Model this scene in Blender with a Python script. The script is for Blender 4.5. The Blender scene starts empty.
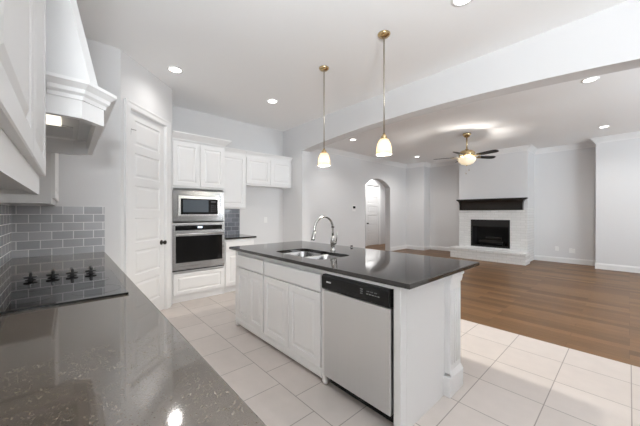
import bpy, bmesh, math, random
from mathutils import Vector, Matrix
S = bpy.context.scene
C = S.collection
PI = math.pi
random.seed(4)

# ------------------------------------------------------------------ camera
H = 3.09                                   # ceiling height
cam_d = bpy.data.cameras.new('camera')
cam = bpy.data.objects.new('camera', cam_d); C.objects.link(cam)
cam_d.sensor_width = 36.0
cam_d.lens = 278.97 / 640 * 36.0
cam_d.clip_start = 0.01
cam.location = (0, 0, 1.3179)
cam.rotation_euler = (PI/2, 0, math.radians(47.966))
S.camera = cam

# ------------------------------------------------------------------ sky, fill lamps, exposure
W = bpy.data.worlds.new('world'); S.world = W
W.use_nodes = True
W.node_tree.nodes['Background'].inputs[0].default_value = (0.93, 0.97, 1.0, 1)
W.node_tree.nodes['Background'].inputs[1].default_value = 0.4

def area(name, loc, rot, sx, sy, power, col=(0.92, 0.965, 1.0)):
    l = bpy.data.lights.new(name, 'AREA'); l.shape = 'RECTANGLE'
    l.size = sx; l.size_y = sy; l.energy = power; l.color = col
    o = bpy.data.objects.new(name, l); C.objects.link(o)
    o.location = loc; o.rotation_euler = rot
    return o
# area lamps added outside the unseen windows to fill both rooms
TILT = 1.0                                  # lamps tilted up so they brighten the ceiling
area('daylight_fill', (6.75, 1.55, 2.05), (0, PI/2+TILT, 0), 0.9, 3.2, 40)
area('daylight_fill', (2.3, -0.65, 2.05), (PI/2+TILT, 0, 0), 2.8, 0.9, 20)
area('daylight_fill', (4.1, 5.0, 1.7), (0, PI/2+1.1, -0.4), 1.4, 2.4, 570, (0.86, 0.94, 1.0))
area('ceiling_fill', (1.1, -0.23, 1.65), (math.radians(161), 0, math.radians(60)), 0.28, 0.28, 270)  # lamp added behind the camera, aimed up to fill the kitchen

S.view_settings.view_transform = 'Standard'
S.view_settings.look = 'None'
S.view_settings.exposure = -0.34
S.view_settings.gamma = 1.0
S.view_settings.use_curve_mapping = False
S.cycles.use_denoising = True
S.cycles.max_bounces = 12
S.cycles.diffuse_bounces = 8
S.cycles.sample_clamp_indirect = 6.0
S.cycles.caustics_reflective = False
S.cycles.caustics_refractive = False

# ------------------------------------------------------------------ materials
def new_mat(name):
    m = bpy.data.materials.new(name); m.use_nodes = True
    return m, m.node_tree.nodes, m.node_tree.links, m.node_tree.nodes['Principled BSDF']

def setp(b, **k):
    names = dict(color='Base Color', rough='Roughness', metal='Metallic', ior='IOR', spec='Specular IOR Level',
                 coat='Coat Weight', coat_rough='Coat Roughness', trans='Transmission Weight',
                 emit='Emission Color', estr='Emission Strength', sss='Subsurface Weight')
    for a, v in k.items():
        b.inputs[names[a]].default_value = (*v, 1) if isinstance(v, tuple) else v

def paint(name, col, rough=0.6, bump=0.0, scale=4, **k):
    m, n, l, b = new_mat(name)
    setp(b, color=col, rough=rough, **k)
    no = n.new('ShaderNodeTexNoise'); no.inputs['Scale'].default_value = scale
    tc = n.new('ShaderNodeTexCoord'); l.new(tc.outputs['Object'], no.inputs['Vector'])
    if bump:
        bp = n.new('ShaderNodeBump'); bp.inputs['Strength'].default_value = bump; bp.inputs['Distance'].default_value = 0.01
        l.new(no.outputs['Fac'], bp.inputs['Height']); l.new(bp.outputs['Normal'], b.inputs['Normal'])
    else:
        r = n.new('ShaderNodeMapRange'); r.inputs['To Min'].default_value = max(0.01, rough*0.93); r.inputs['To Max'].default_value = rough*1.07
        l.new(no.outputs['Fac'], r.inputs['Value']); l.new(r.outputs[0], b.inputs['Roughness'])
    return m

def metal(name, col, rough, brush=None):
    m, n, l, b = new_mat(name)
    setp(b, color=col, rough=rough, metal=1.0)
    if brush:
        tc = n.new('ShaderNodeTexCoord'); mp = n.new('ShaderNodeMapping'); mp.inputs['Scale'].default_value = brush
        no = n.new('ShaderNodeTexNoise'); no.inputs['Scale'].default_value = 1.0; no.inputs['Detail'].default_value = 3
        l.new(tc.outputs['Object'], mp.inputs[0]); l.new(mp.outputs[0], no.inputs['Vector'])
        r = n.new('ShaderNodeMapRange'); r.inputs['To Min'].default_value = rough*0.75; r.inputs['To Max'].default_value = rough*1.3
        l.new(no.outputs['Fac'], r.inputs['Value']); l.new(r.outputs[0], b.inputs['Roughness'])
    return m

def emitter(name, col, strength):
    m, n, l, b = new_mat(name)
    setp(b, color=(0.8, 0.8, 0.8), emit=col, estr=strength, rough=0.4)
    return m

WALL = paint('wall_paint', (0.72, 0.72, 0.725), 0.75, 0.05, 90)
CEIL = paint('ceiling_paint', (0.92, 0.92, 0.92), 0.85, 0.06, 180)
TRIM = paint('trim_paint', (0.82, 0.82, 0.82), 0.35)
CAB = paint('cabinet_paint', (0.83, 0.83, 0.83), 0.38)
DARKMETAL = metal('bronze_metal', (0.05, 0.045, 0.04), 0.35)
HINGE = metal('nickel_hinge', (0.25, 0.245, 0.235), 0.55)
STEEL = metal('brushed_steel', (0.47, 0.465, 0.46), 0.27, (2, 2, 220))
STEELH = metal('polished_steel', (0.78, 0.775, 0.77), 0.25)
MWSTEEL = metal('microwave_steel', (0.36, 0.355, 0.35), 0.2, (160, 2, 2))
SINKSTEEL = metal('sink_steel', (0.42, 0.42, 0.42), 0.25)
DWSTEEL = metal('dishwasher_steel', (0.66, 0.67, 0.68), 0.42, (240, 2, 2))
CHROME = metal('faucet_nickel', (0.55, 0.54, 0.52), 0.16)
BRASS = metal('antique_brass', (0.62, 0.47, 0.26), 0.25)
BLACKGLASS = paint('black_glass', (0.004, 0.004, 0.004), 0.06, spec=0.25)
BLACKPL = paint('black_plastic', (0.006, 0.006, 0.006), 0.25, spec=0.22)
KNOBM = paint('knob_black', (0.012, 0.012, 0.012), 0.3)
COOKGLASS = paint('cooktop_glass', (0.012, 0.012, 0.013), 0.02, ior=3.4)
WINPANE = paint('oven_window', (0.07, 0.085, 0.10), 0.08)
ESPRESSO = paint('espresso_wood', (0.010, 0.007, 0.005), 0.4)
BLADE = paint('blade_walnut', (0.018, 0.013, 0.010), 0.4)
RECESS = paint('shadow_gap', (0.02, 0.02, 0.02), 0.6)
FIREMETAL = paint('firebox_black', (0.006, 0.006, 0.006), 0.35)
SOOT = paint('firebox_liner', (0.012, 0.011, 0.011), 0.8, 0.3, 40)
LOG = paint('ceramic_log', (0.014, 0.011, 0.009), 0.9, 0.5, 25)
PLATE = paint('white_plate', (0.85, 0.85, 0.84), 0.4)
GREY = paint('grey_print', (0.35, 0.35, 0.35), 0.5)
LED = emitter('display_light', (0.55, 0.75, 1.0), 1.2)
CAN = emitter('downlight_lens', (1.0, 0.98, 0.94), 9.0)
HOODLAMP = emitter('hood_lamp_lens', (1.0, 0.90, 0.74), 2.0)
def opal(name, col, glow):
    m, n, l, b = new_mat(name)
    setp(b, color=col, rough=0.2, emit=col, estr=glow)
    tr = n.new('ShaderNodeBsdfTranslucent'); tr.inputs['Color'].default_value = (*col, 1)
    mx = n.new('ShaderNodeMixShader'); mx.inputs[0].default_value = 0.6
    l.new(b.outputs[0], mx.inputs[1]); l.new(tr.outputs[0], mx.inputs[2]); l.new(mx.outputs[0], n['Material Output'].inputs['Surface'])
    return m
SHADE = opal('lit_opal_glass', (1.0, 0.89, 0.71), 0.22)
BOWL = emitter('lit_amber_glass', (1.0, 0.78, 0.42), 0.75)
LINER = paint('hood_liner_grey', (0.62, 0.62, 0.61), 0.45)

def vec_node(n, l, order):
    tc = n.new('ShaderNodeTexCoord'); sp = n.new('ShaderNodeSeparateXYZ'); cb = n.new('ShaderNodeCombineXYZ')
    l.new(tc.outputs['Object'], sp.inputs[0])
    for i, a in enumerate(order):
        l.new(sp.outputs[a], cb.inputs[i])
    return cb.outputs[0], sp

def brick(n, l, vec, off, c1, c2, cm, bw, rh, mortar, offset, smooth=0.1, freq=2):
    mp = n.new('ShaderNodeMapping'); mp.inputs['Location'].default_value = (off[0], off[1], 0)
    l.new(vec, mp.inputs[0])
    b = n.new('ShaderNodeTexBrick'); b.offset = offset; b.offset_frequency = freq; b.squash = 1
    b.inputs['Color1'].default_value = (*c1, 1); b.inputs['Color2'].default_value = (*c2, 1); b.inputs['Mortar'].default_value = (*cm, 1)
    b.inputs['Scale'].default_value = 1.0; b.inputs['Mortar Size'].default_value = mortar; b.inputs['Mortar Smooth'].default_value = smooth
    b.inputs['Bias'].default_value = 0.0; b.inputs['Brick Width'].default_value = bw; b.inputs['Row Height'].default_value = rh
    l.new(mp.outputs[0], b.inputs['Vector'])
    return b

def tile_wall(name, order, off, c1=(0.430, 0.440, 0.465), c2=(0.530, 0.538, 0.560), cm=(0.88, 0.88, 0.88)):
    m, n, l, b = new_mat(name)
    v, sp = vec_node(n, l, order)
    br = brick(n, l, v, off, c1, c2, cm, 0.154, 0.0808, 0.0036, 0.5, 0.1)
    l.new(br.outputs['Color'], b.inputs['Base Color'])
    r = n.new('ShaderNodeMapRange'); r.inputs['To Min'].default_value = 0.12; r.inputs['To Max'].default_value = 0.7
    l.new(br.outputs['Fac'], r.inputs['Value']); l.new(r.outputs[0], b.inputs['Roughness'])
    bp = n.new('ShaderNodeBump'); bp.invert = True; bp.inputs['Strength'].default_value = 0.6; bp.inputs['Distance'].default_value = 0.002
    l.new(br.outputs['Fac'], bp.inputs['Height']); l.new(bp.outputs['Normal'], b.inputs['Normal'])
    return m
TILE_YZ = tile_wall('subway_tile_end', (1, 2, 0), (-0.036, -0.982))
TILE_XZ = tile_wall('subway_tile_side', (0, 2, 1), (0.05, -0.982))
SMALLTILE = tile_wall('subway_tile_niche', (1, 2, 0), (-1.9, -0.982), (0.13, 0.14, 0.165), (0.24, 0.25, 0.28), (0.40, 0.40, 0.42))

def floor_tile():
    m, n, l, b = new_mat('floor_tile')
    v, sp = vec_node(n, l, (0, 1, 2))
    kw = dict(c1=(0.60, 0.54, 0.50), c2=(0.64, 0.58, 0.54), cm=(0.30, 0.265, 0.24), bw=0.4043, rh=0.4043, mortar=0.0035, offset=0.0, smooth=0.2)
    A = brick(n, l, v, (0.7988, -1.213+0.4043*4), **kw)
    B = brick(n, l, v, (0.7988+0.202, -1.213+0.4043*4), **kw)
    gt = n.new('ShaderNodeMath'); gt.operation = 'GREATER_THAN'; gt.inputs[1].default_value = 1.213
    l.new(sp.outputs[1], gt.inputs[0])
    mx = n.new('ShaderNodeMix'); mx.data_type = 'RGBA'
    l.new(gt.outputs[0], mx.inputs['Factor']); l.new(B.outputs['Color'], mx.inputs['A']); l.new(A.outputs['Color'], mx.inputs['B'])
    no = n.new('ShaderNodeTexNoise'); no.inputs['Scale'].default_value = 9; no.inputs['Detail'].default_value = 6
    l.new(v, no.inputs['Vector'])
    rp = n.new('ShaderNodeMapRange'); rp.inputs['To Min'].default_value = 0.93; rp.inputs['To Max'].default_value = 1.07
    l.new(no.outputs['Fac'], rp.inputs['Value'])
    mu = n.new('ShaderNodeMix'); mu.data_type = 'RGBA'; mu.blend_type = 'MULTIPLY'; mu.inputs['Factor'].default_value = 1
    l.new(mx.outputs['Result'], mu.inputs['A']); l.new(rp.outputs[0], mu.inputs['B'])
    l.new(mu.outputs['Result'], b.inputs['Base Color'])
    setp(b, rough=0.38)
    return m
FLOORTILE = floor_tile()

def floor_wood():
    m, n, l, b = new_mat('hand_scraped_wood')
    v, sp = vec_node(n, l, (0, 1, 2))
    br = brick(n, l, v, (0, 0.02), (0.110, 0.054, 0.021), (0.210, 0.112, 0.048), (0.06, 0.03, 0.012), 1.15, 0.122, 0.0012, 0.37, 0.3, 3)
    mp = n.new('ShaderNodeMapping'); mp.inputs['Scale'].default_value = (3, 26, 1); l.new(v, mp.inputs[0])
    no = n.new('ShaderNodeTexNoise'); no.inputs['Scale'].default_value = 1.6; no.inputs['Detail'].default_value = 8; l.new(mp.outputs[0], no.inputs['Vector'])
    rp = n.new('ShaderNodeMapRange'); rp.inputs['To Min'].default_value = 0.65; rp.inputs['To Max'].default_value = 1.35
    l.new(no.outputs['Fac'], rp.inputs['Value'])
    mu = n.new('ShaderNodeMix'); mu.data_type = 'RGBA'; mu.blend_type = 'MULTIPLY'; mu.inputs['Factor'].default_value = 1
    l.new(br.outputs['Color'], mu.inputs['A']); l.new(rp.outputs[0], mu.inputs['B'])
    l.new(mu.outputs['Result'], b.inputs['Base Color'])
    setp(b, rough=0.36, spec=0.22)
    bp = n.new('ShaderNodeBump'); bp.inputs['Strength'].default_value = 0.12; bp.inputs['Distance'].default_value = 0.004
    l.new(no.outputs['Fac'], bp.inputs['Height']); l.new(bp.outputs['Normal'], b.inputs['Normal'])
    return m
FLOORWOOD = floor_wood()

def granite(name, base, mid, fleck, ior):
    m, n, l, b = new_mat(name)
    tc = n.new('ShaderNodeTexCoord')
    vo = n.new('ShaderNodeTexVoronoi'); vo.inputs['Scale'].default_value = 430; l.new(tc.outputs['Object'], vo.inputs['Vector'])
    no = n.new('ShaderNodeTexNoise'); no.inputs['Scale'].default_value = 38; no.inputs['Detail'].default_value = 4
    l.new(tc.outputs['Object'], no.inputs['Vector'])
    sp = n.new('ShaderNodeSeparateColor'); l.new(vo.outputs['Color'], sp.inputs[0])
    ad = n.new('ShaderNodeMath'); ad.operation = 'MULTIPLY_ADD'; ad.inputs[1].default_value = 0.5; ad.inputs[2].default_value = -0.25
    l.new(no.outputs['Fac'], ad.inputs[0])
    sm = n.new('ShaderNodeMath'); l.new(sp.outputs[0], sm.inputs[0]); l.new(ad.outputs[0], sm.inputs[1])
    cr = n.new('ShaderNodeValToRGB'); e = cr.color_ramp.elements; cr.color_ramp.interpolation = 'CONSTANT'
    e[0].position = 0.0; e[0].color = (*base, 1); e[1].position = 0.40; e[1].color = (*[0.5*(p+q) for p, q in zip(base, mid)], 1)
    k = cr.color_ramp.elements.new(0.58); k.color = (*mid, 1)
    k = cr.color_ramp.elements.new(0.95); k.color = (*fleck, 1)
    l.new(sm.outputs[0], cr.inputs[0])
    l.new(cr.outputs[0], b.inputs['Base Color'])
    setp(b, rough=0.06, ior=ior)
    return m
GRANITE = granite('brown_granite', (0.058, 0.044, 0.032), (0.135, 0.107, 0.081), (0.19, 0.154, 0.122), 3.2)
DARKGRANITE = granite('dark_granite', (0.007, 0.006, 0.005), (0.016, 0.013, 0.011), (0.05, 0.042, 0.035), 1.6)

def white_brick():
    m, n, l, b = new_mat('painted_brick')
    v, sp = vec_node(n, l, (0, 2, 1))
    br = brick(n, l, v, (0, 0), (0.80, 0.80, 0.79), (0.74, 0.74, 0.73), (0.66, 0.66, 0.65), 0.205, 0.07, 0.007, 0.5, 0.4)
    no = n.new('ShaderNodeTexNoise'); no.inputs['Scale'].default_value = 30; no.inputs['Detail'].default_value = 5; l.new(v, no.inputs['Vector'])
    ad = n.new('ShaderNodeMath'); ad.operation = 'MULTIPLY_ADD'; ad.inputs[1].default_value = 0.5
    l.new(no.outputs['Fac'], ad.inputs[0])
    iv = n.new('ShaderNodeMath'); iv.operation = 'SUBTRACT'; iv.inputs[0].default_value = 1; l.new(br.outputs['Fac'], iv.inputs[1])
    l.new(iv.outputs[0], ad.inputs[2])
    bp = n.new('ShaderNodeBump'); bp.inputs['Strength'].default_value = 0.7; bp.inputs['Distance'].default_value = 0.008
    l.new(ad.outputs[0], bp.inputs['Height']); l.new(bp.outputs['Normal'], b.inputs['Normal'])
    l.new(br.outputs['Color'], b.inputs['Base Color']); setp(b, rough=0.6)
    return m
WBRICK = white_brick()

def pane_mat():
    m, n, l, b = new_mat('window_glass')
    out = n['Material Output']
    tr = n.new('ShaderNodeBsdfTransparent'); gl = n.new('ShaderNodeBsdfGlossy'); gl.inputs['Roughness'].default_value = 0.02
    mx = n.new('ShaderNodeMixShader'); mx.inputs[0].default_value = 0.06
    l.new(tr.outputs[0], mx.inputs[1]); l.new(gl.outputs[0], mx.inputs[2]); l.new(mx.outputs[0], out.inputs['Surface'])
    return m
PANE = pane_mat()

# ------------------------------------------------------------------ mesh helpers
class MB:
    def __init__(s): s.bm = bmesh.new()
    def box(s, x0, x1, y0, y1, z0, z1, bev=0.0, seg=1):
        b2 = bmesh.new()
        vs = [b2.verts.new((x, y, z)) for x in (x0, x1) for y in (y0, y1) for z in (z0, z1)]
        for f in ((0,1,3,2),(4,6,7,5),(0,4,5,1),(2,3,7,6),(0,2,6,4),(1,5,7,3)):
            b2.faces.new([vs[i] for i in f])
        if bev: bmesh.ops.bevel(b2, geom=b2.edges[:], offset=bev, segments=seg, affect='EDGES', profile=0.5)
        s.merge(b2); return s
    def merge(s, b2, mat=None):
        me = bpy.data.meshes.new('tmp'); b2.to_mesh(me); b2.free()
        if mat is not None: me.transform(mat)
        s.bm.from_mesh(me); bpy.data.meshes.remove(me)
    def face(s, pts):
        return s.bm.faces.new([s.bm.verts.new(p) for p in pts])
    def prism(s, poly, a, b, axis='z'):
        f = {'z': lambda u, v, t: (u, v, t), 'y': lambda u, v, t: (u, t, v), 'x': lambda u, v, t: (t, u, v)}[axis]
        A = [s.bm.verts.new(f(u, v, a)) for u, v in poly]; B = [s.bm.verts.new(f(u, v, b)) for u, v in poly]
        n = len(poly)
        s.bm.faces.new(A); s.bm.faces.new(B[::-1])
        for i in range(n): s.bm.faces.new((A[i], B[i], B[(i+1) % n], A[(i+1) % n]))
        return s
    def lathe(s, prof, seg=24, mat=None, sy=1.0):
        b2 = bmesh.new(); rings = []
        for r, z in prof:
            if r < 1e-6: rings.append([b2.verts.new((0, 0, z))])
            else: rings.append([b2.verts.new((r*math.cos(2*PI*i/seg), sy*r*math.sin(2*PI*i/seg), z)) for i in range(seg)])
        for A, B in zip(rings, rings[1:]):
            for i in range(seg):
                j = (i+1) % seg
                if len(A) == 1 and len(B) == 1: continue
                if len(A) == 1: fc = b2.faces.new((A[0], B[i], B[j]))
                elif len(B) == 1: fc = b2.faces.new((A[i], B[0], A[j]))
                else: fc = b2.faces.new((A[i], B[i], B[j], A[j]))
                fc.smooth = True
        s.merge(b2, mat); return s
    def tube(s, pts, rad, seg=10):
        b2 = bmesh.new(); pts = [Vector(p) for p in pts]; n = len(pts); rings = []
        rads = rad if isinstance(rad, (list, tuple)) else [rad]*n
        up = None
        for i, p in enumerate(pts):
            t = (pts[min(i+1, n-1)] - pts[max(i-1, 0)]).normalized()
            if up is None: up = t.orthogonal().normalized()
            up = (up - t*up.dot(t)).normalized(); sd = t.cross(up)
            rings.append([b2.verts.new(p + (up*math.cos(2*PI*k/seg) + sd*math.sin(2*PI*k/seg))*rads[i]) for k in range(seg)])
        for A, B in zip(rings, rings[1:]):
            for k in range(seg):
                f = b2.faces.new((A[k], B[k], B[(k+1) % seg], A[(k+1) % seg])); f.smooth = True
        b2.faces.new(rings[0][::-1]); b2.faces.new(rings[-1])
        s.merge(b2); return s
    def sweep(s, path, prof, f=None, closed=False):
        """mitred moulding: path of (u, v); prof of (out, w); out goes to the LEFT of the path"""
        f = f or (lambda u, v, w: (u, v, w))
        n = len(path); P = [Vector(p) for p in path]; rows = []
        def nrm(a, b):
            d = (b-a).normalized(); return Vector((-d.y, d.x))
        for i in range(n):
            if closed: n0 = nrm(P[i-1], P[i]); n1 = nrm(P[i], P[(i+1) % n])
            else:
                n0 = nrm(P[max(i-1, 0)], P[max(i, 1)]); n1 = nrm(P[min(i, n-2)], P[min(i+1, n-1)])
            m = (n0+n1); m = m / max(m.dot(n0), 0.2)
            rows.append([s.bm.verts.new(f(P[i].x + m.x*o, P[i].y + m.y*o, w)) for o, w in prof])
        k = len(prof)
        for i in range(n if closed else n-1):
            A, B = rows[i], rows[(i+1) % n]
            for j in range(k): s.bm.faces.new((A[j], A[(j+1) % k], B[(j+1) % k], B[j]))
        if not closed: s.bm.faces.new(rows[0]); s.bm.faces.new(rows[-1][::-1])
        return s
    def rings(s, x0, x1, z0, z1, y, steps, close=True):
        """nested rectangles facing -y : steps of (inset, depth behind y)"""
        R = []
        for ins, d in steps:
            R.append([s.bm.verts.new((a, y+d, b)) for a, b in ((x0+ins, z0+ins), (x1-ins, z0+ins), (x1-ins, z1-ins), (x0+ins, z1-ins))])
        for A, B in zip(R, R[1:]):
            for i in range(4): s.bm.faces.new((A[i], A[(i+1) % 4], B[(i+1) % 4], B[i]))
        if close: s.bm.faces.new(R[-1])
        return s
    def build(s, name, mat, parent=None, off=(0, 0, 0), smooth=False):
        bmesh.ops.recalc_face_normals(s.bm, faces=s.bm.faces[:])
        me = bpy.data.meshes.new(name); s.bm.to_mesh(me); s.bm.free()
        if any(off): me.transform(Matrix.Translation(-Vector(off)))
        me.materials.append(mat)
        if smooth:
            for p in me.polygons: p.use_smooth = True
        o = bpy.data.objects.new(name, me); C.objects.link(o)
        if any(off): o.location = off
        if parent: o.parent = parent
        return o

def box(*a, **k): return MB().box(*a, **k)
def thing(name, label, cat, loc=(0, 0, 0), rz=0.0, group=None):
    o = bpy.data.objects.new(name, None); C.objects.link(o); o.empty_display_size = 0.1
    o.location = loc; o.rotation_euler = (0, 0, rz)
    return tag(o, label, cat, group)
def tag(o, label, cat, group=None):
    o['label'] = label; o['category'] = cat
    if group: o['group'] = group
    return o
def struct(o, label, cat='structure'):
    o['kind'] = 'structure'; o['label'] = label; o['category'] = cat
    return o
def copy_tree(o, parent=None):
    c = o.copy(); C.objects.link(c)
    if parent: c.parent = parent
    for ch in list(o.children): copy_tree(ch, c)
    return c

# ------------------------------------------------------------------ the shell
XT, YW = -3.69, -0.386            # end wall and side wall behind the granite worktop
P1 = (-3.69, 0.42); P2 = (-4.372, 1.1025)   # corner pantry wall
XB = -5.05                        # oven wall
YH0, YH1 = 3.468, 3.68            # header wall between kitchen and family room
XJ = -4.378                       # left jamb of the wide opening
XA = -5.55                        # wall with the arched doorway
YF = 9.75; YP = 9.30              # fireplace wall and its projecting ends
XR = 3.8; XK = 6.5               # right walls (family room / breakfast corner)

struct(box(XB-0.1, XK+0.1, YW-0.1, 3.6236, -0.1, 0).build('floor', FLOORTILE), 'beige square ceramic tile floor of the kitchen', 'floor')
struct(box(-7.6, XR+0.1, 3.6236, 10.6, -0.1, 0).build('floor', FLOORWOOD), 'brown hardwood plank floor of the family room', 'floor')
struct(box(-7.6, XK+0.1, YW-0.1, 10.6, H, H+0.1).build('ceiling', CEIL), 'flat white ceiling over kitchen and family room', 'ceiling')

T = 0.12
def wall(name, m, label): return struct(m.build(name, WALL), label, 'wall')
def wall_open(axis, c0, c1, a0, a1, holes, z1=H):
    """wall slab between c0..c1 across, a0..a1 along, with rectangular holes (h0,h1,z0,z1)"""
    m = MB(); x = a0
    def add(u0, u1, z0, zz):
        if u1-u0 < 1e-4 or zz-z0 < 1e-4: return
        if axis == 'x': m.box(c0, c1, u0, u1, z0, zz)
        else: m.box(u0, u1, c0, c1, z0, zz)
    for h0, h1, q0, q1 in sorted(holes):
        add(x, h0, 0, z1); add(h0, h1, 0, q0); add(h0, h1, q1, z1); x = h1
    add(x, a1, 0, z1)
    return m
wall('wall_left', wall_open('y', YW-T, YW, XT-T, XK+T, [(0.9, 3.6, 0.1, 2.95)]), 'white painted wall behind the granite worktop and hood')
wall('wall_end', box(XT-T, XT, YW, P1[1], 0, H), 'white painted short wall at the end of the worktop')
# diagonal pantry wall with its door opening
PD = math.sqrt(0.5); PL = math.hypot(P2[0]-P1[0], P2[1]-P1[1])
pw = MB()
D0, D1, DH = 0.135, 0.800, 2.50
pw.box(0, D0, 0, 0.11, 0, H); pw.box(D1, PL, 0, 0.11, 0, H); pw.box(D0, D1, 0, 0.11, DH, H)
o = wall('wall_pantry', pw, 'white diagonal wall of the corner pantry'); o.location = (P1[0], P1[1], 0); o.rotation_euler = (0, 0, math.radians(135))
wall('wall_return', box(XB, P2[0]-0.09, P2[1]-0.12, P2[1]-0.002, 0, H), 'white wall beside the oven tower')
wall('wall_back', box(XB-T, XB, P2[1]-0.1, YH1, 0, H), 'white wall behind the ovens and refrigerator space')
# header wall with the wide shallow arch
def arch_poly(x0, x1, zs, rise, n=28):
    w = (x1-x0)/2; R = (w*w+rise*rise)/(2*rise); cx = (x0+x1)/2; cz = zs+rise-R
    a = math.asin(w/R)
    return [(cx+R*math.sin(-a+2*a*i/n), cz+R*math.cos(-a+2*a*i/n)) for i in range(n+1)]
XJR = 0.20
hd = MB()
arc = arch_poly(XJ, XJR, 2.565, 0.125)
hd.prism([(XA-T, 0), (XJ, 0)] + arc + [(XJR, 0), (XK+T, 0), (XK+T, H), (XA-T, H)], YH0, YH1, 'y')
wall('wall_header', hd, 'white wall with wide shallow arch opening between kitchen and family room')
# wall with arched doorway
am = MB()
arc2 = arch_poly(6.912, 8.271, 2.19, 0.26, 20)
am.prism([(YH1, 0), (6.912, 0)] + arc2 + [(8.271, 0), (YF, 0), (YF, H), (YH1, H)], XA-0.20, XA, 'x')
wall('wall_arch', am, 'white wall with the arched doorway to the hall')
wall('wall_fireplace', box(XA-T, XR+T, YF, YF+T, 0, H), 'pale wall behind the fireplace')
wall('wall_corner_left', box(XA, -4.85, YP, YF, 0, H), 'projecting wall corner left of the fireplace')
wall('wall_corner_right', box(-0.535, XR, YP, YF, 0, H), 'projecting wall right of the fireplace')
wall('wall_right', wall_open('x', XR, XR+T, YH1, YF, [(3.85, 5.35, 0.1, 2.95), (5.65, 7.15, 0.1, 2.95)]), 'family room window wall')
wall('wall_breakfast', wall_open('x', XK, XK+T, YW, YH0, [(0.15, 2.95, 0.1, 2.95)]), 'breakfast corner window wall')
# hall behind the arch
wall('wall_hall', wall_open('x', -7.12, -7.0, 5.6, 10.5, [(8.80, 9.62, 0, 2.44)]), 'white hall wall seen through the arch')
wall('wall_hall_end', box(-7.0, XA-0.2, 10.4, 10.5, 0, H), 'end wall of the hall')
wall('wall_hall_near', box(-7.0, XA-0.2, 5.5, 5.6, 0, H), 'near wall of the hall')
# chimney breast
BX0, BX1, BY = -3.53, -1.80, 9.0
wall('wall_chimney', box(BX0, BX1, BY, YF, 1.45, H), 'white chimney breast above the mantel')

def window(name, axis, c, a0, a1, z0, z1, cols, rows, sgn):  # unseen windows, placed and sized for the light they let in
    m = MB(); fr = 0.06
    def bx(u0, u1, w0, w1, d0=0.03, d1=0.09):
        A, B = sorted((c+sgn*d0, c+sgn*d1))
        if axis == 'x': m.box(A, B, u0, u1, w0, w1)
        else: m.box(u0, u1, A, B, w0, w1)
    bx(a0, a0+fr, z0, z1); bx(a1-fr, a1, z0, z1); bx(a0+fr, a1-fr, z0, z0+fr); bx(a0+fr, a1-fr, z1-fr, z1)
    for i in range(1, cols): u = a0+(a1-a0)*i/cols; bx(u-0.025, u+0.025, z0+fr, z1-fr)
    for i in range(1, rows): w = z0+(z1-z0)*i/rows; bx(a0+fr, a1-fr, w-0.02, w+0.02, 0.04, 0.08)
    o = struct(m.build(name, TRIM), 'unseen white framed window that lets fill light in', 'window')
    p = MB(); q = c+sgn*0.06
    if axis == 'x': p.face([(q, a0+fr, z0+fr), (q, a1-fr, z0+fr), (q, a1-fr, z1-fr), (q, a0+fr, z1-fr)])
    else: p.face([(a0+fr, q, z0+fr), (a1-fr, q, z0+fr), (a1-fr, q, z1-fr), (a0+fr, q, z1-fr)])
    p.build('pane', PANE, o)
window('window_1', 'x', XK, 0.15, 2.95, 0.1, 2.95, 3, 2, 1)
window('window_2', 'y', YW, 0.9, 3.6, 0.1, 2.95, 3, 2, -1)
window('window_3', 'x', XR, 3.85, 5.35, 0.1, 2.95, 2, 2, 1)
window('window_4', 'x', XR, 5.65, 7.15, 0.1, 2.95, 2, 2, 1)

# mouldings
BASE = [(0, 0), (0.016, 0), (0.016, 0.105), (0.011, 0.120), (0.006, 0.138), (0, 0.138)]
CROWN = [(0, H-0.125), (0.012, H-0.125), (0.018, H-0.108), (0.055, H-0.055), (0.085, H-0.022), (0.100, H-0.014), (0.100, H-0.0005), (0, H-0.0005)]
def moulding(name, path, prof, label):
    return struct(MB().sweep(path[::-1], prof).build(name, TRIM), label, 'trim')
# paths run so that the room lies to the right (sweep offsets left of the reversed path)
moulding('baseboard_arch', [(XA, YH1), (XA, 6.905)], BASE, 'white baseboard left of the arched doorway')
moulding('baseboard_fireplace', [(XA, 8.278), (XA, YP), (-4.85, YP), (-4.85, YF), (BX0-0.005, YF)], BASE, 'white baseboard left of the fireplace')
moulding('baseboard_right', [(BX1+0.005, YF), (-0.535, YF), (-0.535, YP), (XR, YP)], BASE, 'white baseboard right of the fireplace')
moulding('baseboard_kitchen', [(XB, 2.44), (XB, YH0), (XJ, YH0), (XJ, YH1), (XA, YH1)], BASE, 'white baseboard of the refrigerator space')
moulding('trim_1', [(XA, YH1), (XA, YP), (-4.85, YP), (-4.85, YF), (BX0, YF), (BX0, BY), (BX1, BY), (BX1, YF), (-0.535, YF), (-0.535, YP), (XR, YP)], CROWN, 'white crown moulding of the family room')

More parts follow.
